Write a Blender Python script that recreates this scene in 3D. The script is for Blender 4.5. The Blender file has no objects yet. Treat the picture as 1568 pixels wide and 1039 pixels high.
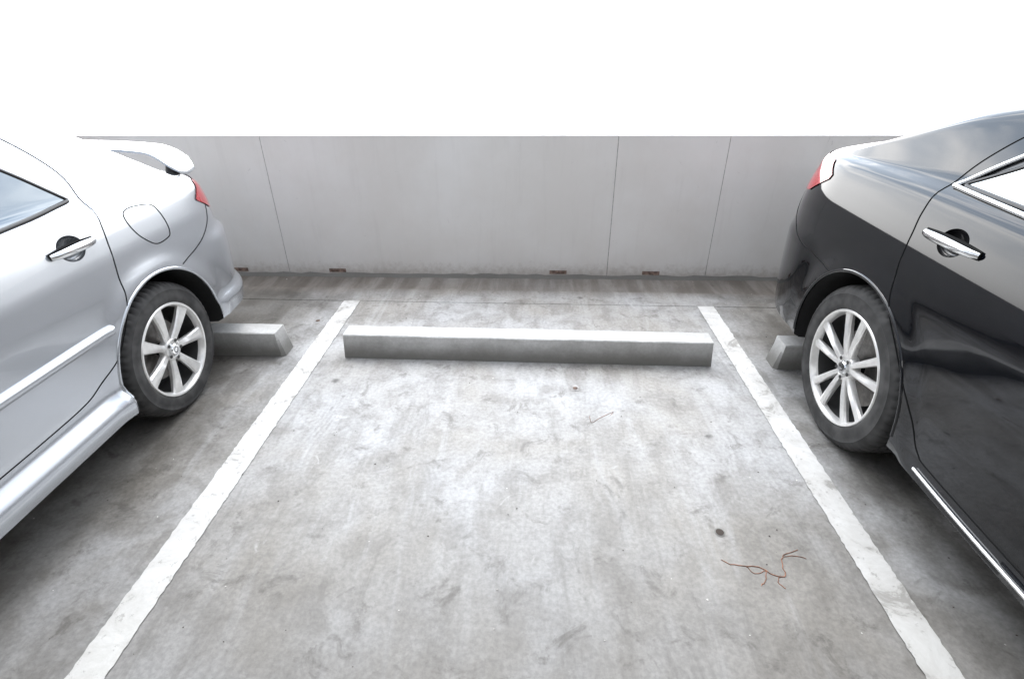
import bpy, bmesh, math, random
import numpy as np
from math import sin, cos, pi, radians, sqrt
from mathutils import Vector, Matrix
from mathutils.bvhtree import BVHTree
random.seed(3)
SC = bpy.context.scene
COL = SC.collection

# ------------------------------------------------------------------ helpers
def link(ob, parent=None):
    COL.objects.link(ob)
    if parent is not None: ob.parent = parent
    return ob

def mesh_obj(name, verts, faces, mat=None, parent=None, smooth=True, angle=40):
    me = bpy.data.meshes.new(name)
    me.from_pydata([tuple(map(float, v)) for v in verts], [], faces)
    bm = bmesh.new(); bm.from_mesh(me)
    bmesh.ops.recalc_face_normals(bm, faces=bm.faces)
    bm.to_mesh(me); bm.free()
    if mat is not None:
        for m in (mat if isinstance(mat, (list, tuple)) else [mat]): me.materials.append(m)
    if smooth:
        me.polygons.foreach_set('use_smooth', [True]*len(me.polygons))
        me.set_sharp_from_angle(angle=radians(angle))
    me.update()
    return link(bpy.data.objects.new(name, me), parent)

def empty(name, loc=(0,0,0)):
    e = bpy.data.objects.new(name, None); e.location = loc; e.empty_display_size=.3
    return link(e)

class NT:
    def __init__(s, mat): s.t = mat.node_tree; s.n = s.t.nodes; s.l = s.t.links
    def new(s, typ, **kw):
        n = s.n.new(typ)
        for k, v in kw.items(): setattr(n, k, v)
        return n
    def put(s, sock, v):
        if isinstance(v, bpy.types.NodeSocket): s.l.new(v, sock)
        elif v is not None: sock.default_value = v
    def coord(s, scale=(1,1,1), loc=(0,0,0), rot=(0,0,0), kind='Object', src=None):
        if src is None: src = s.new('ShaderNodeTexCoord').outputs[kind]
        m = s.new('ShaderNodeMapping'); s.l.new(src, m.inputs[0])
        m.inputs['Scale'].default_value = scale; m.inputs['Location'].default_value = loc; m.inputs['Rotation'].default_value = rot
        return m.outputs[0]
    def noise(s, vec, scale, detail=4, rough=.55, dist=0):
        n = s.new('ShaderNodeTexNoise'); s.l.new(vec, n.inputs['Vector'])
        n.inputs['Scale'].default_value = scale; n.inputs['Detail'].default_value = detail
        n.inputs['Roughness'].default_value = rough; n.inputs['Distortion'].default_value = dist
        return n.outputs['Fac']
    def ramp(s, fac, a, b, c0=0., c1=1.):
        m = s.new('ShaderNodeMapRange'); m.interpolation_type='SMOOTHSTEP'
        s.l.new(fac, m.inputs[0]); m.inputs[1].default_value=a; m.inputs[2].default_value=b
        m.inputs[3].default_value=c0; m.inputs[4].default_value=c1
        return m.outputs[0]
    def math(s, op, a, b=None):
        m = s.new('ShaderNodeMath', operation=op); s.put(m.inputs[0], a)
        if b is not None: s.put(m.inputs[1], b)
        return m.outputs[0]
    def mix(s, fac, a, b, bt='MIX'):
        m = s.new('ShaderNodeMix', data_type='RGBA', blend_type=bt)
        s.put(m.inputs[0], fac)
        for i, v in ((6, a), (7, b)):
            if isinstance(v, tuple) and len(v)==3: v = (*v, 1)
            s.put(m.inputs[i], v)
        return m.outputs[2]
    def bump(s, h, strength, dist=.01, nrm=None):
        b = s.new('ShaderNodeBump'); s.put(b.inputs['Height'], h); b.inputs['Strength'].default_value=strength
        b.inputs['Distance'].default_value=dist
        if nrm is not None: s.put(b.inputs['Normal'], nrm)
        return b.outputs[0]

def mat_new(name):
    m = bpy.data.materials.new(name); m.use_nodes = True
    return m, NT(m), m.node_tree.nodes['Principled BSDF']

def simple(name, col, rough=.5, metal=0., coat=0., noise=.0, nscale=40, spec=.5, bump=0):
    m, n, b = mat_new(name)
    b.inputs['Roughness'].default_value = rough; b.inputs['Metallic'].default_value = metal
    b.inputs['Coat Weight'].default_value = coat; b.inputs['Coat Roughness'].default_value=.04
    b.inputs['Specular IOR Level'].default_value = spec
    v = n.coord()
    f = n.noise(v, nscale, 2)
    c = n.mix(n.ramp(f, .35, .7), tuple(x*(1-noise) for x in col), tuple(min(1, x*(1+noise)) for x in col))
    n.put(b.inputs['Base Color'], c)
    if bump: n.put(b.inputs['Normal'], n.bump(f, bump))
    return m

# ------------------------------------------------------------------ concrete
def concrete_color(n):
    v = n.coord()
    sp = n.new('ShaderNodeSeparateXYZ'); n.l.new(v, sp.inputs[0])
    X, Y = sp.outputs[0], sp.outputs[1]
    big = n.noise(v, 1.3, 3, .6, .4)
    med = n.noise(v, 5.5, 7, .68, .35)
    fine = n.noise(v, 60, 3, .7)
    strk = n.noise(n.coord(scale=(6, .8, 1), rot=(0,0,radians(4))), 1.7, 5, .62, .5)
    c = n.mix(n.ramp(big, .32, .68), (.35,.335,.31), (.455,.457,.46))
    c = n.mix(n.ramp(med, .36, .58, .50, 0), c, (.18,.168,.15))
    c = n.mix(n.ramp(strk, .50, .74, 0, .40), c, (.56,.565,.57))
    c = n.mix(n.ramp(strk, .46, .30, 0, .40), c, (.19,.18,.165))
    # rubbed tyre marks, slightly curved, with the tread pattern in them
    wob = n.math('SUBTRACT', n.noise(n.coord(scale=(.6,1,1)), .75, 1), .5)
    Xw = n.math('ADD', X, n.math('MULTIPLY', wob, .95))
    Xw = n.math('ADD', Xw, n.math('MULTIPLY', n.math('MULTIPLY', Y, Y), .035))
    cb = n.new('ShaderNodeCombineXYZ'); n.l.new(Xw, cb.inputs[0]); n.l.new(Y, cb.inputs[1])
    wv = n.new('ShaderNodeTexWave'); wv.wave_type='BANDS'; wv.bands_direction='X'
    n.l.new(cb.outputs[0], wv.inputs[0]); wv.inputs['Scale'].default_value=13; wv.inputs['Distortion'].default_value=3.0; wv.inputs['Detail'].default_value=3; wv.inputs['Detail Scale'].default_value=3
    band=None
    for x0,w in ((-.42,.12),(.52,.12),(-.86,.08),(.98,.07)):
        mk = n.ramp(n.math('ABSOLUTE', n.math('SUBTRACT', Xw, x0)), w*.3, w, 1, 0)
        band = mk if band is None else n.math('MAXIMUM', band, mk)
    fade = n.math('MULTIPLY', n.ramp(big, .38, .62), n.ramp(med, .42, .56))
    patt = n.math('MULTIPLY', n.math('MULTIPLY', band, n.ramp(wv.outputs['Fac'], .1, .9, .35, 1)), fade)
    patt = n.math('MULTIPLY', patt, n.ramp(Y, 2.4, 1.8))
    c = n.mix(n.math('MULTIPLY', patt, .42), c, (.16,.15,.14))
    # spots and stains
    vo = n.new('ShaderNodeTexVoronoi'); vo.inputs['Scale'].default_value = 3.3; n.l.new(v, vo.inputs['Vector'])
    spot = n.math('MULTIPLY', n.ramp(vo.outputs['Distance'], .02, .11, 1, 0), n.ramp(med, .46, .56))
    c = n.mix(n.math('MULTIPLY', spot, .8), c, (.08,.075,.07))
    mus = n.noise(n.coord(loc=(7,3,0)), 8, 5, .72, .6)
    c = n.mix(n.ramp(mus, .54, .70, 0, .62), c, (.15,.14,.128))
    c = n.mix(n.ramp(mus, .37, .26, 0, .45), c, (.60,.60,.59))
    # neighbouring bays and near end: oil soiling plus painted under-car shade and vignette
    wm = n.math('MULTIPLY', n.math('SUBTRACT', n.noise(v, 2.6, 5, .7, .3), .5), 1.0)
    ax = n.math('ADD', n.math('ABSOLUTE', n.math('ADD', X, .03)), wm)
    soil_shade = n.ramp(ax, .95, 1.75, 0, .92)
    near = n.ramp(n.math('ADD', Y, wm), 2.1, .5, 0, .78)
    dd = n.math('MAXIMUM', soil_shade, near)
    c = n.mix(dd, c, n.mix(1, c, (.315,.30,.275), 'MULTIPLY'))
    c = n.mix(n.ramp(fine, .3, .7), n.mix(1, c, (.84,.84,.84), 'MULTIPLY'), n.mix(1, c, (1.09,1.09,1.09), 'MULTIPLY'))
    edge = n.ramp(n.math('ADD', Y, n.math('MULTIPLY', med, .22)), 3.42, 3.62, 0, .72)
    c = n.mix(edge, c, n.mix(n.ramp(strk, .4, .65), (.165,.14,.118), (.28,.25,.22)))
    h = n.math('ADD', n.math('MULTIPLY', med, .5), n.math('MULTIPLY', fine, .2))
    return c, h, med, fine, v

def concrete_mat():
    m, n, b = mat_new('concrete_floor')
    c, h, med, fine, v = concrete_color(n)
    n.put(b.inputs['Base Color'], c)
    n.put(b.inputs['Roughness'], n.ramp(med, .3, .7, .45, .70))
    b.inputs['Specular IOR Level'].default_value=.35
    n.put(b.inputs['Normal'], n.bump(h, .25, .01))
    return m

def paint_mat():
    m, n, b = mat_new('white_line_paint')
    v = n.coord()
    sp = n.new('ShaderNodeSeparateXYZ'); n.l.new(v, sp.inputs[0])
    a = n.noise(v, 6, 7, .75, .6); f = n.noise(n.coord(loc=(4,1,0)), 30, 4, .7)
    wear = n.math('MAXIMUM', n.ramp(a, .55, .64, 0, .72), n.ramp(f, .59, .68, 0, .6))
    pc = n.mix(n.ramp(a, .3, .6), (.71,.71,.70), (.54,.53,.51))
    grime_shade = n.ramp(n.math('ADD', sp.outputs[1], a), 2.6, .9, 0, .8)  # near end darker: soiling plus painted light falloff, as on the floor
    pc = n.mix(grime_shade, pc, n.mix(1, pc, (.62,.61,.58), 'MULTIPLY'))
    n.put(b.inputs['Base Color'], n.mix(wear, pc, (.24,.23,.21)))
    b.inputs['Roughness'].default_value=.6
    n.put(b.inputs['Normal'], n.bump(n.math('SUBTRACT', f, wear), .25, .008))
    return m

def block_mat():
    m, n, b = mat_new('cast_concrete')
    v = n.coord()
    a = n.noise(v, 3, 5, .7); f = n.noise(v, 60, 3, .7); st = n.noise(n.coord(scale=(2,1,9)), 3, 4, .6)
    c = n.mix(n.ramp(a, .35, .68), (.52,.515,.50), (.68,.675,.665))
    c = n.mix(n.ramp(st, .5, .75, 0, .35), c, (.38,.37,.355))
    c = n.mix(n.ramp(f, .3, .8), n.mix(1,c,(.84,.84,.84),'MULTIPLY'), c)
    sp = n.new('ShaderNodeSeparateXYZ'); n.l.new(v, sp.inputs[0])
    face_shade = n.ramp(n.math('ADD', sp.outputs[2], n.math('MULTIPLY', n.math('SUBTRACT', a, .5), .06)), .02, .146, .86, .05)  # front-face shade painted in: dark at the base, pale towards the top
    c = n.mix(face_shade, c, (.15,.145,.13))
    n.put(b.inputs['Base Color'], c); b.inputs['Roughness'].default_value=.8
    n.put(b.inputs['Normal'], n.bump(f, .3, .005))
    return m

def wall_mat():
    m, n, b = mat_new('painted_concrete_wall')
    v = n.coord()
    a = n.noise(v, 1.1, 5, .6); f = n.noise(v, 25, 4, .7); st = n.noise(n.coord(scale=(7,1,.7)), 2.2, 5, .65, .2)
    c = n.mix(n.ramp(a, .35, .7), (.72,.70,.675), (.79,.78,.765))
    c = n.mix(n.ramp(st, .5, .75, 0, .14), c, (.53,.51,.49))
    sp = n.new('ShaderNodeSeparateXYZ'); n.l.new(v, sp.inputs[0])
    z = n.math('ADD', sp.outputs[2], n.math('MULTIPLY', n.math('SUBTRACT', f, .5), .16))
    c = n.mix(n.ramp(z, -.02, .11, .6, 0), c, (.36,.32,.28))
    sc = n.ramp(n.noise(n.coord(loc=(5,5,2)), 9, 6, .75, 1.5), .66, .70, 0, .4)
    c = n.mix(sc, c, (.42,.40,.39))
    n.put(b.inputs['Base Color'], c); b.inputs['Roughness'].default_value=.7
    n.put(b.inputs['Normal'], n.bump(n.math('ADD', n.math('MULTIPLY',f,.4), a), .15, .01))
    return m

def car_paint(name, col, metal, rough, dustcol, dust, spec=.5, coatior=1.5, cr=.01):
    m, n, b = mat_new(name)
    v = n.coord()
    sp = n.new('ShaderNodeSeparateXYZ'); n.l.new(v, sp.inputs[0])
    d = n.math('MULTIPLY', n.ramp(n.noise(v, 70, 3, .8), .58, .72), n.ramp(sp.outputs[2], .2, .9, 1, .2))
    d = n.math('MULTIPLY', d, dust)
    film = n.math('MULTIPLY', n.ramp(n.noise(v, 3, 3), .3, .7, .4, 1), n.ramp(sp.outputs[2], .22, .5, dust*.5, 0))
    n.put(b.inputs['Base Color'], n.mix(n.math('MAXIMUM', d, film), col, dustcol))
    b.inputs['Metallic'].default_value=metal; b.inputs['Specular IOR Level'].default_value=spec
    n.put(b.inputs['Roughness'], n.math('ADD', n.math('MULTIPLY', d, .4), rough))
    b.inputs['Coat Weight'].default_value=1; b.inputs['Coat Roughness'].default_value=cr
    b.inputs['Coat IOR'].default_value=coatior
    return m

M = {}
M['floor']=concrete_mat(); M['line']=paint_mat(); M['block']=block_mat(); M['wall']=wall_mat()
M['silver']=car_paint('silver_paint', (.52,.545,.58), .80, .27, (.45,.45,.45), .0)
M['black']=car_paint('black_paint', (.0015,.0022,.004), 0, .08, (.07,.073,.076), .20, spec=.05, coatior=1.52, cr=.04)
M['cup_s']=simple('handle_recess_silver', (.22,.23,.245), .25, metal=.7, coat=.5)
M['cup_b']=simple('handle_recess_black', (.003,.003,.004), .3, coat=1)
M['rubber']=simple('tyre_rubber', (.046,.045,.044), .8, noise=.35, nscale=14)
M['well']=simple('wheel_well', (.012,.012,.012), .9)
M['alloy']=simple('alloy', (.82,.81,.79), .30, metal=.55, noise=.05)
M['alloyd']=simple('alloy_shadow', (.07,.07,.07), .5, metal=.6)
M['disc']=simple('brake_disc', (.20,.19,.18), .4, metal=.9, noise=.2)
M['chrome']=simple('chrome', (.85,.86,.87), .07, metal=1)
M['gap']=simple('panel_gap', (.010,.010,.010), .8, spec=.1)
M['trim']=simple('black_trim', (.012,.012,.013), .3)
M['glass']=simple('tinted_glass', (.065,.085,.105), .03, metal=.75, coat=1, spec=.8)
M['glassb']=simple('reflective_glass', (.60,.64,.62), .03, metal=.85, coat=1, spec=.8)
M['red']=simple('tail_red', (.42,.006,.014), .12, coat=1)
M['clear']=simple('lamp_clear', (.62,.62,.64), .12, metal=.5, coat=1)
M['plate']=simple('plate', (.75,.75,.72), .5)
M['twig']=simple('twig_bark', (.25,.12,.075), .8, noise=.4)
M['slot']=simple('slot_dark', (.20,.14,.115), .9, noise=.5, nscale=30)
M['joint']=simple('wall_joint', (.34,.33,.32), .9, noise=.3)
M['grit']=simple('grit', (.62,.60,.56), .9, noise=.5, nscale=3)
M['gritd']=simple('grit_dark', (.07,.055,.045), .9, noise=.5, nscale=3)

# ------------------------------------------------------------------ setting
def box(name, x0,x1,y0,y1,z0,z1, mat, parent=None, bevel=0):
    vs=[(x,y,z) for x in (x0,x1) for y in (y0,y1) for z in (z0,z1)]
    fs=[(0,1,3,2),(4,6,7,5),(0,4,5,1),(2,3,7,6),(0,2,6,4),(1,5,7,3)]
    ob = mesh_obj(name, vs, fs, mat, parent, smooth=False)
    if bevel:
        md=ob.modifiers.new('b','BEVEL'); md.width=bevel; md.segments=2
    return ob

YW=3.745
def floor():
    prof=[(-30,0),(3.235,0),(3.238,-.005),(3.243,-.005),(3.246,0),(3.452,0),(3.460,-.022),(3.60,-.028),(YW+.1,-.018)]
    xs=np.linspace(-30,30,61)
    vs=[];fs=[]
    for x in xs:
        for (y,z) in prof: vs.append((x,y - .012*x*(1 if y>3 and y<3.7 else 0),z))
    n=len(prof)
    for i in range(len(xs)-1):
        for j in range(n-1):
            fs.append((i*n+j,(i+1)*n+j,(i+1)*n+j+1,i*n+j+1))
    return mesh_obj('parking_deck_floor', vs, fs, M['floor'], smooth=False)
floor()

def stripe(xc, w, y0, y1):
    vs=[];fs=[];n=400
    for i in range(n+1):
        y=y0+(y1-y0)*i/n
        j=lambda:(random.random()-.5)*.006
        vs+= [(xc-w/2+j(), y, .004),(xc+w/2+j(), y, .004)]
        if i: k=2*i; fs.append((k-2,k-1,k+1,k))
    return mesh_obj('painted_parking_line', vs, fs, M['line'], smooth=False)
stripe(-1.239,.112,-2.6,3.250); stripe(1.168,.108,-2.6,3.222)
stripe(-3.65,.11,-2.6,3.26); stripe(3.58,.11,-2.6,3.18)

def wall():
    root=empty('concrete_parapet_wall')
    joints=[-14,-9.3,-6.8,-4.3,-1.88,.57,1.31,3.8,6.3,8.8,14]
    g=.004
    for i in range(len(joints)-1):
        a,b=joints[i]+g/2,joints[i+1]-g/2
        o=box('wall_panel',a,b,YW,YW+.15,-.05,1.007,M['wall'],root,bevel=.002)
    box('joint_filler',-14,14,YW+.004,YW+.14,-.04,1.0,M['joint'],root)
    for x in (-2.27,-1.50,.20,.90,-3.4,2.6):
        box('drain_slot',x-.065,x+.065,YW-.003,YW+.004,.012,.040,M['slot'],root)
    vs=[];fs=[]
    xs=np.linspace(-14,14,400)
    for i,x in enumerate(xs):
        d=.012+.012*random.random()
        vs+=[(x,YW-d,-.03),(x,YW-.001,.0+.012*random.random())]
        if i: k=2*i; fs.append((k-2,k,k+1,k-1))
    mesh_obj('mortar_toe',vs,fs,M['block'],root)
wall()

def stop(x0,x1,yf,rot=0,e=.035):
    L=x1-x0; d=.118; h=.146; ch=.005
    prof=[(-.004,0),(-.002,h*.7),(.0,h-ch),(ch,h),(d-ch,h),(d,h-ch),(d+.003,0)]
    vs=[];fs=[]
    rg=random.Random(int(abs(x0)*100))
    xs=[0,e*.6]+list(np.linspace(e,L-e,60))+[L-e*.6,L]
    for x in xs:
        for k,(y,z) in enumerate(prof):
            xx=x
            if x<e: xx = x + (z/h)*(e-x)*.9
            if x>L-e: xx = x - (z/h)*(x-(L-e))*.9
            yy=y
            if min(x,L-x)/e<.5: yy=y+( e*.4 if y<d/2 else -e*.4)
            if 2<=k<=5: yy+=rg.uniform(-.001,.001); z+=rg.uniform(-.0008,.0008)
            vs.append((xx,yy,z))
    n=len(prof)
    for i in range(len(xs)-1):
        for j in range(n):
            fs.append((i*n+j,(i+1)*n+j,(i+1)*n+(j+1)%n,i*n+(j+1)%n))
    fs.append(tuple(range(n))); fs.append(tuple((len(xs)-1)*n+j for j in range(n)))
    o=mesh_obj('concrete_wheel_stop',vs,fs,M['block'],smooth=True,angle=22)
    o.location=(x0,yf,.001); o.rotation_euler=(0,0,rot)
    return o
stop(-1.052,.988,2.507,radians(-1.0),.010)
stop(-3.45,-1.395,2.52,radians(-.3)); stop(1.315,3.37,2.455,radians(-1))

croot=empty('added_shade_slab')  # unseen overhead slab, added to darken the near floor
box('slab',-30,30,-30,-1.4,2.75,3.0,M['wall'],croot,bevel=.01)
box('shade_slab_edge',-30,30,-1.7,-1.4,2.45,2.745,M['wall'],croot,bevel=.01)
for i,x in enumerate((-11,-3.7,3.6,11)):  # unseen supports for the added slab
    box('concrete_column' if i==0 else 'concrete_column.%03d'%i,x-.25,x+.25,-5.4,-4.9,0,2.747,M['wall'],None,bevel=.02)

def tube(name, pts, r, mat, parent=None, seg=8, taper=None, close=False, flat=1):
    pts=[Vector(p) for p in pts]; n=len(pts); vs=[];fs=[]
    prevN=None
    for i,p in enumerate(pts):
        if close: t=(pts[(i+1)%n]-pts[i-1])
        else: t=(pts[min(i+1,n-1)]-pts[max(i-1,0)])
        if t.length<1e-9: t=Vector((0,1,0))
        t.normalize()
        if prevN is None:
            a=Vector((0,0,1)) if abs(t.z)<.9 else Vector((1,0,0))
            N=(a-t*a.dot(t)).normalized()
        else:
            N=(prevN-t*prevN.dot(t)).normalized()
        prevN=N; B=t.cross(N)
        rr=r if taper is None else r*taper(i/(n-1))
        for k in range(seg):
            a=2*pi*k/seg
            vs.append(p+(N*cos(a)+B*sin(a)*flat)*rr)
    m=n if close else n-1
    for i in range(m):
        for k in range(seg):
            a=i*seg+k;b=i*seg+(k+1)%seg;c=((i+1)%n)*seg+(k+1)%seg;d=((i+1)%n)*seg+k
            fs.append((a,b,c,d))
    if not close:
        fs.append(tuple(range(seg))); fs.append(tuple((n-1)*seg+k for k in range(seg)))
    return mesh_obj(name,vs,fs,mat,parent,angle=60)

def catmull(P, per=8, closed=False):
    P=[np.array(p,float) for p in P]; out=[]
    n=len(P); rng=range(n) if closed else range(n-1)
    for i in rng:
        if closed: p0,p1,p2,p3=P[i-1],P[i],P[(i+1)%n],P[(i+2)%n]
        else: p0,p1,p2,p3=P[max(i-1,0)],P[i],P[i+1],P[min(i+2,n-1)]
        for k in range(per):
            t=k/per
            out.append(.5*((2*p1)+(-p0+p2)*t+(2*p0-5*p1+4*p2-p3)*t*t+(-p0+3*p1-3*p2+p3)*t**3))
    if not closed: out.append(P[-1])
    return out

def resample(P,n):
    P=np.array(P,float); d=np.r_[0,np.cumsum(np.linalg.norm(np.diff(P,axis=0),axis=1))]
    s=np.linspace(0,d[-1],n)
    return np.stack([np.interp(s,d,P[:,k]) for k in range(P.shape[1])],1)

tw=empty('fallen_twig',(0,0,0))
def flat(pts,z=.0008): return [(x,y,z+.0008*random.random()) for x,y in pts]
def jit(P,a=.004): return [(x+random.uniform(-a,a),y+random.uniform(-a,a),z) for x,y,z in P]
tube('twig_main',jit(catmull(flat([(.665,1.225),(.70,1.205),(.78,1.20),(.82,1.17),(.855,1.165),(.865,1.21),(.885,1.25),(.945,1.275)]),4),.003),.0019,M['twig'],tw,6,lambda t:1-.6*abs(t-.5))
tube('twig_a',jit(catmull(flat([(.80,1.185),(.785,1.15),(.765,1.13)]),4),.002),.0014,M['twig'],tw,6)
tube('twig_b',jit(catmull(flat([(.84,1.17),(.825,1.145),(.84,1.12)]),4),.002),.0014,M['twig'],tw,6)
tube('twig_c',jit(catmull(flat([(.88,1.245),(.92,1.25),(.955,1.24)]),4),.002),.0012,M['twig'],tw,6)
tube('twig_d',jit(catmull(flat([(.74,1.20),(.76,1.175),(.80,1.185)]),4),.002),.0012,M['twig'],tw,6)
wr=empty('bent_wire')
tube('wire',catmull(flat([(.285,2.01),(.29,1.96),(.33,1.995),(.40,2.045),(.385,2.02)],.001),6),.0009,M['twig'],wr,6)

def disc(name,x,y,r,mat,parent=None,z=.004,h=.002):
    n=32;vs=[(x,y,z+h)];vs+=[(x+r*cos(2*pi*i/n)*(1+.06*random.random()),y+r*sin(2*pi*i/n),z) for i in range(n)]
    return mesh_obj(name,vs,[(0,1+i,1+(i+1)%n) for i in range(n)],mat,parent)
d1=empty('floor_drain_cap'); disc('rim',.694,1.341,.019,M['block'],d1,.002,.0005); disc('hole',.694,1.341,.014,M['gritd'],d1,.004,.0003)
d2=empty('floor_drain_cap.001'); disc('cap',.229,2.241,.028,M['joint'],d2,.002,.0003); disc('plug',.232,2.238,.012,M['slot'],d2,.004,.0003)
d3=empty('floor_drain_cap.002'); disc('cap',-1.37,2.95,.014,M['slot'],d3,.002,.0003)

def grit():
    vs=[];fs=[];mi=[]
    rg=random.Random(11)
    for k in range(420):
        if k%3==0: x=rg.uniform(-3,3); y=rg.uniform(3.2,3.73); z0=-.024 if y>3.46 else .001
        else: x=rg.uniform(-2.4,2.4); y=rg.uniform(.8,3.4); z0=.001
        r=rg.uniform(.0012,.0038)*(1.5 if rg.random()<.06 else 1); b=len(vs); m=rg.choice((3,4,5)); a0=rg.random()*6
        for i in range(m+1):
            a=a0+2*pi*i/(m+1); q=r*rg.uniform(.6,1.2); vs.append((x+q*cos(a),y+q*sin(a),z0+.0004))
        vs.append((x,y,z0+r*.6))
        for i in range(m+1): fs.append((b+i,b+(i+1)%(m+1),b+m+1)); mi.append(0 if k%5<2 else 1)
    o=mesh_obj('floor_grit',vs,fs,[M['grit'],M['gritd']],smooth=False)
    for p,i in zip(o.data.polygons,mi): p.material_index=i
grit()

# ------------------------------------------------------------------ wheels
def revolve(name, prof, mat, parent, seg=96, mod=None, closed=False, angle=35):
    vs=[];fs=[];n=len(prof)
    for i in range(seg):
        a=2*pi*i/seg
        for j,(x,r) in enumerate(prof):
            rr=r+(mod(i,j) if mod else 0)
            vs.append((x,rr*sin(a),rr*cos(a)))
    for i in range(seg):
        for j in range(n-1 if not closed else n):
            j2=(j+1)%n
            fs.append((i*n+j,((i+1)%seg)*n+j,((i+1)%seg)*n+j2,i*n+j2))
    return mesh_obj(name,vs,fs,mat,parent,angle=angle)

def wheel(parent, pos, R, rr, width, style, side, phase):
    root=bpy.data.objects.new('wheel',None); link(root,parent); root.location=pos
    if side<0: root.rotation_euler=(0,0,pi)
    W=width; sh=.004
    half=[(-.022,rr-.012),(-.010,rr-.002),(-.002,rr+.006),(.003,rr+.018),(sh,rr+(R-rr)*.45),(.001,rr+(R-rr)*.62),(.0025,rr+(R-rr)*.65),(-.001,rr+(R-rr)*.70),(-.006,R-.022),(-.012,R-.012),(-.022,R-.005),(-.034,R-.001)]
    tread=[(-.055,R),(-.056,R-.008),(-.064,R-.008),(-.065,R),(-W*.5+.006,R+.001),(-W*.5+.005,R-.008),(-W*.5-.005,R-.008),(-W*.5-.006,R+.001),(-W+.065,R),(-W+.064,R-.008),(-W+.056,R-.008),(-W+.055,R)]
    prof=half+tread+[(-W-x,r) for x,r in reversed(half)]
    def mod(i,j):
        if i%4==0 and 9<=j<=12: return -.006
        if i%4==0 and 23<=j<=26: return -.006
        if i%4==2 and 15<=j<=20 : return -.004
        return 0
    t=revolve('tyre',prof,M['rubber'],root,seg=240,mod=mod,angle=50)
    zc=pos[2]
    for v in t.data.vertices:
        if v.co.z < -zc+.002:
            dz=(-zc+.002)-v.co.z; v.co.z=-zc+.002
            v.co.x += dz*.5*(1 if v.co.x>-W/2 else -1)
    spin=bpy.data.objects.new('rim',None); link(spin,root); spin.rotation_euler=(phase,0,0)
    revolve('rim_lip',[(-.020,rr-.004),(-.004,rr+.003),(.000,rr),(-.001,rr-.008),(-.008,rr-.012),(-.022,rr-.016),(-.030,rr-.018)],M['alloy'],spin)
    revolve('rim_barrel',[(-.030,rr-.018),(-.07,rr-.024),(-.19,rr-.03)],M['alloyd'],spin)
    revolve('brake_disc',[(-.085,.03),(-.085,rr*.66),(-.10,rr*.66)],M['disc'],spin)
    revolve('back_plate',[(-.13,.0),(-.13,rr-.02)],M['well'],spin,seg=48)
    def spoke(ang, prof):
        vs=[];fs=[]
        for (r,w,x,th,crown) in prof:
            for (dx,dw) in ((-th,-.42),(-.008,-.50),(0,-.40),(crown,0),(0,.40),(-.008,.50),(-th,.42)):
                vs.append((x+dx, dw*w, r))
        n=7
        for i in range(len(prof)-1):
            for j in range(n):
                fs.append((i*n+j,(i+1)*n+j,(i+1)*n+(j+1)%n,i*n+(j+1)%n))
        fs.append(tuple(range(n))); fs.append(tuple((len(prof)-1)*n+j for j in range(n)))
        c,s=cos(ang),sin(ang)
        vs=[(x, y*c+z*s, -y*s+z*c) for x,y,z in vs]
        mesh_obj('spoke',vs,fs,M['alloy'],spin,angle=30)
    if style==7:
        pr=[(.030,.034,-.024,.03,.0),(.06,.033,-.021,.028,.005),(.10,.038,-.015,.026,.009),(.15,.050,-.011,.024,.008),(rr-.022,.064,-.010,.022,.004),(rr-.006,.078,-.008,.02,.0)]
        for k in range(7): spoke(2*pi*k/7,pr)
    else:
        pr=[(.035,.022,-.018,.03,.0),(.07,.025,-.013,.026,.005),(.12,.029,-.010,.024,.008),(.18,.033,-.009,.022,.007),(rr-.022,.038,-.010,.02,.004),(rr-.006,.048,-.008,.02,0)]
        for k in range(5):
            for s in (-1,1): spoke(2*pi*k/5+s*.235,pr)
    hr=.050 if style==7 else .056
    revolve('hub',[(-.05,hr+.004),(-.024,hr+.003),(-.016,hr-.002),(-.014,hr-.012),(-.020,.034),(-.020,.0)],M['alloy'],spin,seg=64)
    revolve('hub_cap',[(-.022,.029),(-.008,.028),(-.004,.024),(-.003,.0)],M['chrome'] ,spin,seg=48)
    revolve('cap_emblem',[(-.0015,.014),(-.0005,.0125),(-.0015,.011)],M['alloyd'],spin,seg=32)
    for k in range(5):
        a=2*pi*(k+.5)/5; r0=.043
        vs=[];n=12
        for xx,rd in ((-.010,.0085),(-.0085,.0085),(-.0085,.0)):
            for i in range(n):
                b=2*pi*i/n; vs.append((xx,r0*sin(a)+rd*sin(b),r0*cos(a)+rd*cos(b)))
        fs=[(j*n+i,j*n+(i+1)%n,(j+1)*n+(i+1)%n,(j+1)*n+i) for j in range(2) for i in range(n)]
        mesh_obj('lug_nut',vs,fs,M['alloyd'],spin)
    return root

# ------------------------------------------------------------------ car
def sm(x,a,b):
    t=np.clip((x-a)/(b-a),0,1); return t*t*(3-2*t)

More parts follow.
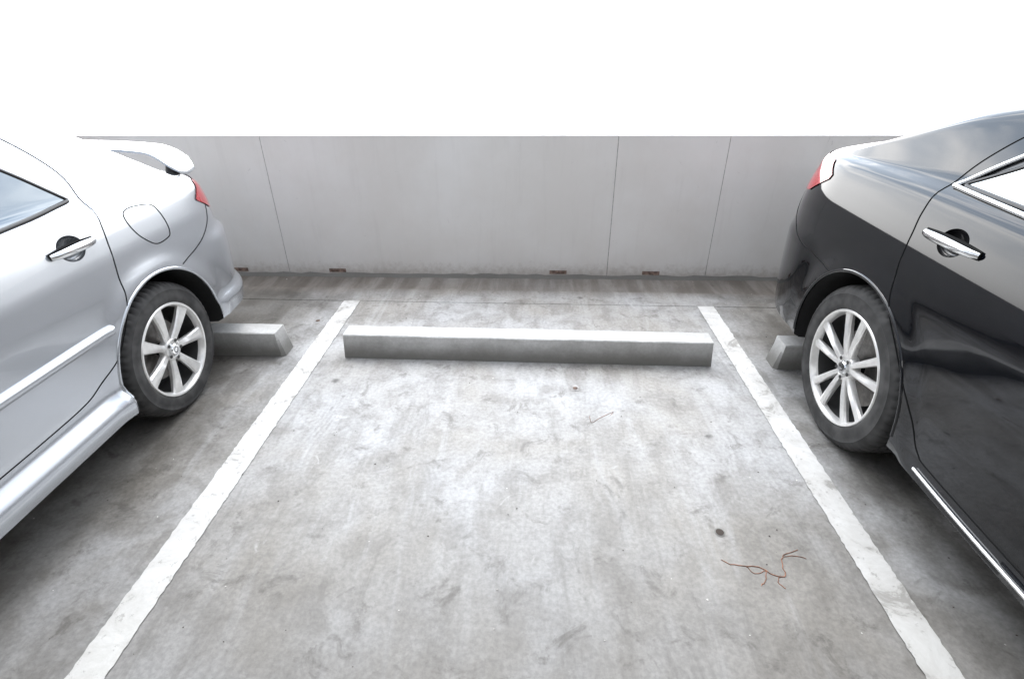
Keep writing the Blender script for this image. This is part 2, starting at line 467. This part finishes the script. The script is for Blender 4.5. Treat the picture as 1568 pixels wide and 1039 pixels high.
def make_car(name, Xc, Yaxle, C):
    root=empty(name,(Xc,Yaxle,0))
    W=C['W']; zlf=C['zl']; s0,s1=C['s0'],C['s1']; R=C['R']; WB=C['WB']; arch=C['arch']; zc=R*.975
    def smooth_interp(K):
        xs=np.linspace(s0-.2,s1+.2,900); K=np.array(K); ys=np.interp(xs,K[:,0],K[:,1])
        ker=np.exp(-.5*(np.linspace(-2.5,2.5,41))**2); ker/=ker.sum()
        yp=np.pad(ys,20,mode='edge'); ys=np.convolve(yp,ker,'valid')
        return lambda s: float(np.interp(s,xs,ys))
    ztop=smooth_interp(C['ztop']); zb=smooth_interp(C['zb'])
    ir=C['inset']; iz=[a for a,b in ir]; iv=[b for a,b in ir]
    rw=C['rwarp']; rz=[a for a,b in rw]; rv=[b for a,b in rw]
    cr,cf=C['crear'],C['cfront']; nr=C['nr']
    st=[]
    for th in np.linspace(pi/2,0,44)[:-1]:
        st.append((s0+cr - cr*sin(th)**(2/nr), cos(th)**(2/nr) if th<pi/2-1e-6 else 0.))
    for s in np.linspace(s0+cr, s1-cf, 120): st.append((s,1.))
    for th in np.linspace(0,pi/2,30)[1:]:
        st.append((s1-cf + cf*sin(th)**(2/2.3), cos(th)**(2/2.3) if th<pi/2-1e-6 else 0.))
    NS=34
    rings=[]
    for s,wf in st:
        zl=float(np.interp(s,[a for a,b in zlf],[b for a,b in zlf]))
        zt=ztop(s); zs=min(zb(s), zt-.05); zB=min(zs+.055, zt-.030)
        P=[(0,zl),(W*.4,zl),(W-.20,zl),(W-.10,zl),(W-.045,zl+.004)]
        for k in range(NS):
            z=zl+.02+(zs-zl-.02)*k/(NS-1)
            ins=float(np.interp(z,iz,iv))
            P.append((W-ins,z))
        ins_s=W-P[-1][0]; iB=C['ib']
        for k in range(1,5):
            t=k/4; P.append((W-(ins_s+(iB-ins_s)*(1-cos(t*pi/2))), zs+(zB-zs)*sin(t*pi/2)))
        ze=max(zt-C['crown'], zB+.002); e=iB+(ze-zB)*C['tum']
        for k in range(1,17):
            t=k/16; P.append((W-(iB+(e-iB)*t), zB+(ze-zB)*t))
        We=W-e
        for k in range(1,19):
            t=k/18; v=We*(1-t); P.append((v, ze+(zt-ze)*(1-(v/We)**2.4)))
        P=np.array(P)
        for it in range(3):
            Q=P.copy(); Q[7+NS-2:-1]=(P[6+NS-2:-2]+2*P[7+NS-2:-1]+P[8+NS-2:])/4; P=Q
        out=[]
        for (v,z) in P:
            u=s
            d=C['lip'](s,z)
            if v>W-.2 and z<zs: 
                for uc in (0,WB):
                    q=sqrt((s-uc)**2+(z-zc)**2); tt=max(0,1-abs(q-arch)/.09); d+= .014*tt*tt*(3-2*tt)
            vv=(v+ (d if v>W*.6 else 0))*wf
            k=max(0.,min(1.,(s0+.62-s)/.62))
            u+= float(np.interp(z,rz,rv))*k*k*(3-2*k) if k>0 else 0
            kf=max(0.,min(1.,(s-(s1-.6))/.6))
            u-= kf*kf*.10*abs(z-.5)/.3*.5
            out.append((vv,-u,z))
        rings.append(out)
    NP=len(rings[0]); loop=2*NP-2
    vs=[];fs=[]
    for r in rings:
        vs+= [(x,y,z) for x,y,z in r]
        vs+= [(-x,y,z) for x,y,z in reversed(r[1:-1])]
    for i in range(len(rings)-1):
        for j in range(loop):
            fs.append((i*loop+j,i*loop+(j+1)%loop,(i+1)*loop+(j+1)%loop,(i+1)*loop+j))
    paint=M[C['paint']]; cup=M['cup_s' if C['paint']=='silver' else 'cup_b']
    body=mesh_obj('body',vs,fs,[paint,M['well'],cup],root,angle=38)
    bm=bmesh.new(); bm.from_mesh(body.data); bmesh.ops.remove_doubles(bm,verts=bm.verts,dist=1e-5)
    bmesh.ops.dissolve_degenerate(bm,edges=bm.edges,dist=1e-6)
    bmesh.ops.recalc_face_normals(bm,faces=bm.faces)
    bm.to_mesh(body.data)
    bvh=BVHTree.FromBMesh(bm); bm.free()
    def rc(o,d,off=0):
        loc,nrm,_,_=bvh.ray_cast(Vector(o),Vector(d).normalized())
        if loc is None: return None
        if nrm.dot(Vector(d))>0: nrm=-nrm
        return loc+nrm*off
    cuts=[]
    def cut_cyl(y,x0,x1,r):
        n=72;v=[];f=[]
        for x in (x0,x1):
            for i in range(n):
                a=2*pi*i/n; v.append((x,y+r*sin(a),zc+r*cos(a)))
        f=[(i,(i+1)%n,n+(i+1)%n,n+i) for i in range(n)]+[tuple(range(n)),tuple(range(n,2*n))]
        o=mesh_obj('cut',v,f,M['well'],root,smooth=False); cuts.append(o)
    for sd in (-1,1):
        for u in (0,WB):
            a,b=sorted((sd*(W-.30),sd*(W+.15))); cut_cyl(-u,a,b,arch)
    def cut_ell(c,rad):
        me=bpy.data.meshes.new('cut'); b=bmesh.new(); bmesh.ops.create_uvsphere(b,u_segments=32,v_segments=20,radius=1)
        for v in b.verts: v.co=Vector((c[0]+v.co.x*rad[0],c[1]+v.co.y*rad[1],c[2]+v.co.z*rad[2]))
        for f in b.faces: f.smooth=True
        b.to_mesh(me); b.free(); me.materials.append(cup)
        cuts.append(link(bpy.data.objects.new('cut',me),root))
    H=C['handles']
    for sd in (-1,1):
        for (u,z) in H:
            p=rc((sd*3,-u,z),(-sd,0,0)); cut_ell((p.x,p.y,p.z),(.030,.060,.050))
    for o in cuts:
        md=body.modifiers.new('x','BOOLEAN'); md.operation='DIFFERENCE'; md.solver='EXACT'; md.object=o
        try: md.material_mode='TRANSFER'
        except Exception: pass
    dg=bpy.context.evaluated_depsgraph_get(); dg.update()
    me=bpy.data.meshes.new_from_object(body.evaluated_get(dg)); body.modifiers.clear(); body.data=me
    me.polygons.foreach_set('use_smooth',[True]*len(me.polygons)); me.set_sharp_from_angle(angle=radians(38))
    for o in cuts: bpy.data.objects.remove(o)
    def sline(nm,pts,sd,mat,r=.0035,off=0,per=8,closed=False,taper=None):
        q=[rc((sd*3,-u,z),(-sd,0,0),off) for u,z in catmull(pts,per,closed)]
        q=[p for p in q if p is not None]
        if len(q)>2: return tube(nm,q,r,mat,root,8,close=closed,taper=taper)
    def gpatch(nm,O,d,mat,off=.003,nu=36,nv=14):
        vs=[];ok=True
        for i in range(nu+1):
            for j in range(nv+1):
                p=rc(O(i/nu,j/nv),d,off)
                if p is None: p=Vector(O(i/nu,j/nv)); ok=False
                vs.append(p)
        fs=[(i*(nv+1)+j,(i+1)*(nv+1)+j,(i+1)*(nv+1)+j+1,i*(nv+1)+j+1) for i in range(nu) for j in range(nv)]
        if not ok:
            fs=[f for f in fs if all(abs(vs[k].x)<1.5 and abs(vs[k].z)<2.5 and -5<vs[k].y<2.0 for k in f)]
        return mesh_obj(nm,vs,fs,mat,root,angle=80)
    def spatch(nm,top,bot,sd,mat,off=.003,phi=0,nu=36,nv=14):
        T=resample(top,nu+1);B=resample(bot,nu+1)
        ax=Vector((-sin(phi),cos(phi),0)); d=Vector((-cos(phi),-sin(phi),0))
        def O(a,b):
            p=T[int(round(a*nu))]*(1-b)+B[int(round(a*nu))]*b
            q=p[0] if phi else -p[0]
            o=ax*q-d*3; return (sd*o.x,o.y,p[1])
        return gpatch(nm,O,(sd*d.x,d.y,0),mat,off,nu,nv)
    def vpatch(nm,pts4,mat,off=.003):
        (u0,w0),(u1,w1)=pts4
        def O(a,b):
            u=u0+(u1-u0)*a; w=w0+(w1-w0)*a
            return ((b*2-1)*w,-u,3)
        return gpatch(nm,O,(0,0,-1),mat,off,24,24)
    gl=M[C['glassmat']]
    for sd in (-1,1):
        for nm,pts in C['gaps']: sline(nm,pts,sd,M['gap'],.0024)
        for nm,top,bot in C['glass']:
            spatch(nm,top,bot,sd,gl,.004)
            outl=list(map(tuple,resample(top,14)))+list(map(tuple,resample(bot,14)[::-1]))
            sline(nm+'_seal',outl,sd,M['trim'],.009,0,3,True)
        for pts in C.get('chromewin',[]): sline('chrome_trim',pts,sd,M['chrome'],.008,.006)
        for pts,r in C.get('mould',[]):
            sline('side_moulding',pts,sd,paint,r,.0,taper=lambda t:min(1,.35+min(t,1-t)*14))
        for pts,r in C.get('chromesill',[]): sline('sill_chrome',pts,sd,M['chrome'],r,.003)
        for u in (0,WB):
            q=[]
            for k in range(61):
                a=radians(-118+236*k/60); z=zc+(arch+.004)*cos(a); y=-u+(arch+.004)*sin(a)
                if z<.30: continue
                p=rc((sd*3,y,z),(-sd,0,0),-.003)
                if p is not None: q.append(p)
            tube('arch_lip',q,.008,paint,root,8)
        for t,b,ph,mt in C['lamps']:
            spatch('lamp',t,b,sd,M[mt],.005,ph)
        for (u,z) in H:
            L=C['hl']; q=[]
            for k in range(15):
                t=k/14; uu=u+(t-.5)*L; p=rc((sd*3,-uu,z+.006*sin(t*pi)),(-sd,0,0)); q.append(p)
            base=[Vector((sd*(abs(p.x)+.002),p.y,p.z)) for p in q]
            tube('handle_gasket',base,.015,M['gap'],root,10,taper=lambda t:.9,flat=.3)
            q=[Vector((sd*(abs(p.x)+.006+.030*sin(pi*(i/14))**.55),p.y,p.z)) for i,p in enumerate(q)]
            tube('door_handle',q,.015,M['chrome'],root,12,taper=lambda t:.62+.45*sin(pi*t)**.5,flat=.75)
        um,zm=C['mirror']
        p=rc((sd*3,-um,zm),(-sd,0,0))
        me=bpy.data.meshes.new('mirror'); b=bmesh.new(); bmesh.ops.create_uvsphere(b,u_segments=24,v_segments=16,radius=1)
        for v in b.verts:
            c=v.co; y=c.y*.06*(1 if c.y<0 else .5)
            v.co=Vector((sd*(abs(p.x)+.14+c.x*.12), -um+y, zm+.03+c.z*.075))
        for f in b.faces: f.smooth=True
        b.to_mesh(me); b.free(); me.materials.append(paint); link(bpy.data.objects.new('wing_mirror',me),root)
        tube('mirror_arm',[p,(sd*(abs(p.x)+.10),-um,zm+.01)],.02,M['trim'],root)
    if 'fuel' in C: sline('fuel_flap_gap',C['fuel'],C['side'],M['gap'],.0024,0,6,True)
    vpatch('rear_window',C['rearwin'],M['glass'],.004); vpatch('windscreen',C['frontwin'],M['glass'],.004)
    def fpatch(nm,x0,x1,z0,z1,mat,rear=True,off=.004):
        y=6 if rear else -6
        return gpatch(nm,lambda a,b:(x0+(x1-x0)*a,y,z0+(z1-z0)*b),(0,-1 if rear else 1,0),mat,off,16,8)
    zp=C['platez']
    fpatch('number_plate',-.17,.17,zp,zp+.15,M['plate'],True,.01)
    fpatch('tail_garnish',-.35,.35,zp+.17,zp+.20,M['chrome'],True,.008)
    fpatch('grille',-.34,.34,.55,.68,M['trim'],False); fpatch('lower_grille',-.5,.5,.27,.40,M['trim'],False)
    fpatch('front_plate',-.17,.17,.42,.53,M['plate'],False,.01)
    for sd in (-1,1): fpatch('head_lamp',sd*.42,sd*.70,.60,.72,M['clear'],False,.006)
    for (u,w) in C['topgaps']:
        q=[rc((-w+2*w*k/40,-u,3),(0,0,-1)) for k in range(41)]
        tube('boot_gap',[p for p in q if p],.003,M['gap'],root)
    for sd in (-1,1):
        for u in (0,WB):
            wheel(root,(sd*(W-C['wi']),-u,zc),R,C['rr'],.205,C['style'],sd,C['phase'] if sd==C['side'] else .3)
    for u in (0,WB):
        tube('axle',[(-W+.2,-u,zc),(W-.2,-u,zc)],.035,M['well'],root)
    if C.get('spoiler'):
        vs=[];fs=[];N=48
        sec=[(-.10,.004),(-.06,.018),(0,.022),(.06,.018),(.10,.004),(.105,-.012),(.06,-.022),(0,-.026),(-.06,-.020),(-.10,-.006)]
        for k in range(N+1):
            t=-1+2*k/N; x=.70*t; a=abs(t)
            drop=.075*max(0,(a-.72)/.28)**1.8+.022*a*a; chord=1-.35*max(0,(a-.9)/.1)**2
            yc=.80-.12*a**3
            th=1+.45*max(0,(a-.75)/.25)-.6*max(0,(a-.94)/.06)
            for (y,z) in sec: vs.append((x,yc+y*chord,1.085-drop+z*th))
        n=len(sec)
        for k in range(N):
            for j in range(n): fs.append((k*n+j,(k+1)*n+j,(k+1)*n+(j+1)%n,k*n+(j+1)%n))
        fs.append(tuple(range(n)));fs.append(tuple(N*n+j for j in range(n)))
        mesh_obj('boot_spoiler',vs,fs,paint,root,angle=50)
        for sd in (-1,1):
            tube('spoiler_foot',[(sd*.59,.72,.95),(sd*.60,.73,1.0),(sd*.605,.74,1.05)],.035,M['trim'],root)
    return root

def lipL(s,z):
    d=0.
    if s<-.36: d+=.030*float(sm(-s,.36,.42))*(1-float(sm(z,.36,.41)))
    if .34<s<2.2: d+=.048*float(sm(s,.34,.38))*(1-float(sm(s,2.15,2.2)))*(1-float(sm(z,.285,.36)))
    if s<-.40: d+=.022*float(sm(-s,.40,.60))*(1-float(sm(z,.66,.72)))
    return d
def lipR(s,z):
    d=0.
    if .42<s<2.3: d+=.022*float(sm(s,.42,.5))*(1-float(sm(s,2.25,2.3)))*(1-float(sm(z,.27,.31)))
    if s<-.40: d+=.014*float(sm(-s,.40,.55))*(1-float(sm(z,.70,.76)))
    return d

silver=dict(paint='silver',glassmat='glass',W=.85,zl=[(-1.1,.30),(-.38,.265),(-.3,.22),(.3,.215),(2.2,.21),(3.4,.22)],s0=-1.085,s1=3.42,R=.315,rr=.219,WB=2.6,arch=.375,wi=.012,style=7,phase=.12,side=1,
 ztop=[(-1.3,.93),(-1.09,.94),(-1.01,.98),(-.85,.995),(-.54,1.02),(-.46,1.07),(.0,1.365),(.25,1.45),(.6,1.49),(1.0,1.50),(1.5,1.46),(1.8,1.37),(2.45,1.02),(2.55,.985),(3.05,.87),(3.3,.76),(3.42,.62),(3.6,.6)],
 zb=[(-1.3,.87),(-1.05,.87),(-.8,.90),(-.4,.94),(0,.955),(.5,.95),(1.5,.93),(2.4,.90),(3.0,.80),(3.42,.56),(3.6,.5)],
 inset=[(.18,.045),(.24,.018),(.32,.010),(.45,.004),(.60,0),(.70,.004),(.82,.018),(.92,.040),(1.0,.065)],ib=.115,crown=.045,tum=.42,
 rwarp=[(.18,.02),(.34,.0),(.40,.03),(.55,.0),(.67,.0),(.73,.06),(.85,.075),(1.0,.13)],crear=.74,cfront=.75,nr=2.3,lip=lipL,
 handles=[(.29,.905),(1.25,.885)],hl=.20,
 gaps=[('rear_door_gap',[(.48,1.39),(.30,1.345),(.17,1.255),(.075,1.13),(.075,1.03),(.115,.92),(.165,.75),(.19,.66),(.26,.55),(.34,.47),(.46,.41),(.55,.385),(.75,.375),(1.05,.37)]),
       ('b_pillar_gap',[(1.0,.98),(1.03,.8),(1.05,.5),(1.05,.37)]),('front_door_gap',[(1.05,.37),(1.6,.375),(2.0,.40),(2.12,.5),(2.15,.7),(2.12,.92)]),
       ('bumper_gap',[(-.20,.655),(-.32,.675),(-.44,.715),(-.54,.77),(-.60,.84)]),('bonnet_gap',[(2.2,.935),(2.6,.89),(3.0,.80)])],
 glass=[('rear_door_glass',[(.135,1.045),(.22,1.13),(.34,1.235),(.50,1.32),(.94,1.37)],[(.135,1.035),(.3,1.022),(.6,1.01),(.96,1.0)]),
        ('front_door_glass',[(1.03,1.37),(1.45,1.35),(1.75,1.24),(2.0,1.10),(2.15,1.0)],[(1.03,1.0),(1.5,.99),(1.9,.985),(2.15,.985)])],
 mould=[([(.30,.582),(.5,.585),(1.0,.588),(2.05,.59)],.022)],
 lamps=[([(-.16,.88),(-.05,.945),(.10,.95),(.40,.935)],[(-.16,.87),(-.04,.80),(.10,.775),(.40,.77)],radians(42),'red')],
 mirror=(1.98,.98),fuel=[(-.015,.91),(-.025,.945),(-.07,.955),(-.16,.945),(-.205,.925),(-.225,.86),(-.215,.80),(-.18,.785),(-.11,.785),(-.06,.82),(-.03,.86)],
 rearwin=((-.42,.56),(.18,.46)),frontwin=((2.38,.60),(1.68,.50)),platez=.72,topgaps=[(2.5,.6)],spoiler=True)

black=dict(paint='black',glassmat='glassb',W=.915,zl=[(-1.3,.30),(-.42,.27),(-.3,.24),(.4,.235),(2.4,.23),(3.7,.25)],s0=-1.26,s1=3.75,R=.350,rr=.246,WB=2.85,arch=.405,wi=.015,style=10,phase=.12,side=-1,
 ztop=[(-1.4,1.03),(-1.27,1.04),(-1.19,1.10),(-1.05,1.13),(-.72,1.14),(-.60,1.17),(-.05,1.39),(.25,1.465),(.6,1.51),(1.1,1.52),(1.6,1.49),(1.95,1.41),(2.7,1.08),(2.8,1.04),(3.3,.93),(3.6,.82),(3.75,.66),(3.9,.6)],
 zb=[(-1.4,.98),(-1.22,.99),(-.9,1.03),(-.4,1.05),(0,1.06),(.5,1.06),(1.5,1.03),(2.6,.98),(3.3,.84),(3.75,.6),(3.9,.5)],
 inset=[(.2,.05),(.26,.022),(.34,.012),(.48,.004),(.65,0),(.78,.002),(.86,.010),(.93,.026),(1.0,.048),(1.06,.070),(1.1,.08)],ib=.125,crown=.05,tum=.46,
 rwarp=[(.2,.12),(.32,.04),(.42,0),(.70,0),(.78,.035),(.95,.08),(1.1,.13)],crear=.80,cfront=.8,nr=2.3,lip=lipR,
 handles=[(.27,.985),(1.32,.97)],hl=.245,
 gaps=[('rear_door_gap',[(.60,1.46),(.40,1.42),(.22,1.33),(.11,1.22),(.065,1.12),(.07,1.03),(.095,.95),(.135,.80),(.19,.70),(.28,.61),(.39,.50),(.46,.42),(.525,.335),(.62,.315),(1.1,.31)]),
       ('b_pillar_gap',[(1.12,1.05),(1.14,.8),(1.14,.31)]),('front_door_gap',[(1.14,.31),(1.8,.315),(2.2,.36),(2.3,.6),(2.28,.98)]),
       ('bumper_gap',[(-.235,.68),(-.40,.69),(-.60,.72),(-.75,.77),(-.84,.83),(-.87,.88)])],
 glass=[('rear_door_glass',[(.13,1.14),(.25,1.21),(.38,1.305),(.56,1.375),(1.05,1.42)],[(.13,1.13),(.3,1.125),(.7,1.115),(1.07,1.105)]),
        ('front_door_glass',[(1.15,1.42),(1.6,1.40),(1.9,1.32),(2.2,1.18),(2.38,1.08)],[(1.15,1.105),(1.6,1.095),(2.1,1.08),(2.38,1.07)])],
 chromewin=[[(.09,1.120),(.3,1.112),(.7,1.10),(1.6,1.085),(2.38,1.055)],[(.09,1.120),(.21,1.225),(.36,1.325),(.56,1.395),(1.05,1.44),(1.6,1.42)]],
 chromesill=[([(.55,.285),(.8,.28),(1.2,.28),(2.2,.28)],.006)],
 lamps=[([(-.16,1.02),(-.08,1.075),(.10,1.07),(.45,1.05)],[(-.16,1.0),(-.06,.92),(.10,.89),(.45,.88)],radians(42),'red')],
 mirror=(2.12,1.06),rearwin=((-.55,.62),(.18,.50)),frontwin=((2.62,.66),(1.82,.54)),platez=.78,topgaps=[(2.74,.65)])

make_car('silver_sedan_car',-1.645-.85,2.06,silver)
make_car('black_sedan_car',1.30+.915,1.935,black)

# ------------------------------------------------------------------ light & sky
w=bpy.data.worlds.new('World'); SC.world=w; w.use_nodes=True
nt=w.node_tree; nt.nodes.clear()
el=radians(66); az=radians(8)
sky=nt.nodes.new('ShaderNodeTexSky'); sky.sky_type='NISHITA'; sky.sun_disc=False; sky.sun_elevation=el; sky.sun_rotation=az; sky.dust_density=6; sky.air_density=1
b1=nt.nodes.new('ShaderNodeBackground'); b1.inputs[1].default_value=.06; nt.links.new(sky.outputs[0],b1.inputs[0])
def N(t,**k):
    n=nt.nodes.new(t)
    for a,b in k.items(): setattr(n,a,b)
    return n
tc=N('ShaderNodeTexCoord'); mp=N('ShaderNodeMapping'); mp.inputs['Scale'].default_value=(1,1,2.2); nt.links.new(tc.outputs['Generated'],mp.inputs[0])
no=N('ShaderNodeTexNoise'); no.inputs['Scale'].default_value=3.2; no.inputs['Detail'].default_value=6; no.inputs['Roughness'].default_value=.6; nt.links.new(mp.outputs[0],no.inputs['Vector'])
cr=N('ShaderNodeValToRGB'); cr.color_ramp.elements[0].position=.42; cr.color_ramp.elements[0].color=(.42,.49,.58,1); cr.color_ramp.elements[1].position=.58; cr.color_ramp.elements[1].color=(1,1,1,1); nt.links.new(no.outputs['Fac'],cr.inputs[0])
sp=N('ShaderNodeSeparateXYZ'); nt.links.new(tc.outputs['Generated'],sp.inputs[0])
mr=N('ShaderNodeMapRange'); mr.inputs[1].default_value=.12; mr.inputs[2].default_value=.4; nt.links.new(sp.outputs[2],mr.inputs[0])
mx=N('ShaderNodeMix',data_type='RGBA'); nt.links.new(mr.outputs[0],mx.inputs[0]); mx.inputs[6].default_value=(1,1,1,1); nt.links.new(cr.outputs[0],mx.inputs[7])
dp=N('ShaderNodeVectorMath',operation='DOT_PRODUCT'); nt.links.new(tc.outputs['Generated'],dp.inputs[0]); dp.inputs[1].default_value=Vector((-.1,1,.75)).normalized()
gm=N('ShaderNodeMapRange',interpolation_type='SMOOTHSTEP'); gm.inputs[1].default_value=.38; gm.inputs[2].default_value=.92; gm.inputs[3].default_value=1.08; gm.inputs[4].default_value=7.0; nt.links.new(dp.outputs['Value'],gm.inputs[0])
b2=N('ShaderNodeBackground'); nt.links.new(gm.outputs[0],b2.inputs[1]); nt.links.new(mx.outputs[2],b2.inputs[0])
ad=N('ShaderNodeAddShader'); nt.links.new(b1.outputs[0],ad.inputs[0]); nt.links.new(b2.outputs[0],ad.inputs[1])
wo=N('ShaderNodeOutputWorld'); nt.links.new(ad.outputs[0],wo.inputs[0])

sl=bpy.data.lights.new('sun','SUN'); sl.energy=.5; sl.angle=radians(20); sl.color=(1,.97,.93)
so=bpy.data.objects.new('sun',sl); link(so)
dirv=Vector((sin(az)*cos(el),cos(az)*cos(el),sin(el)))
so.rotation_euler=dirv.to_track_quat('Z','Y').to_euler(); so.location=dirv*20

# ------------------------------------------------------------------ camera
f,th,ps,ro=803.8573,.5142,.0411,-.0064
F=Vector((-sin(ps)*cos(th),cos(ps)*cos(th),-sin(th))); R0=Vector((cos(ps),sin(ps),0)); U0=R0.cross(F)
Rv=R0*cos(ro)+U0*sin(ro); Uv=U0*cos(ro)-R0*sin(ro)
cd=bpy.data.cameras.new('camera'); cd.sensor_width=36; cd.lens=f/1568*36; cd.clip_start=.05; cd.clip_end=500
co=bpy.data.objects.new('camera',cd); link(co)
co.matrix_world=Matrix(((Rv.x,Uv.x,-F.x,0),(Rv.y,Uv.y,-F.y,0),(Rv.z,Uv.z,-F.z,1.55),(0,0,0,1)))
SC.camera=co
SC.view_settings.view_transform='Standard'; SC.view_settings.look='None'; SC.view_settings.exposure=0
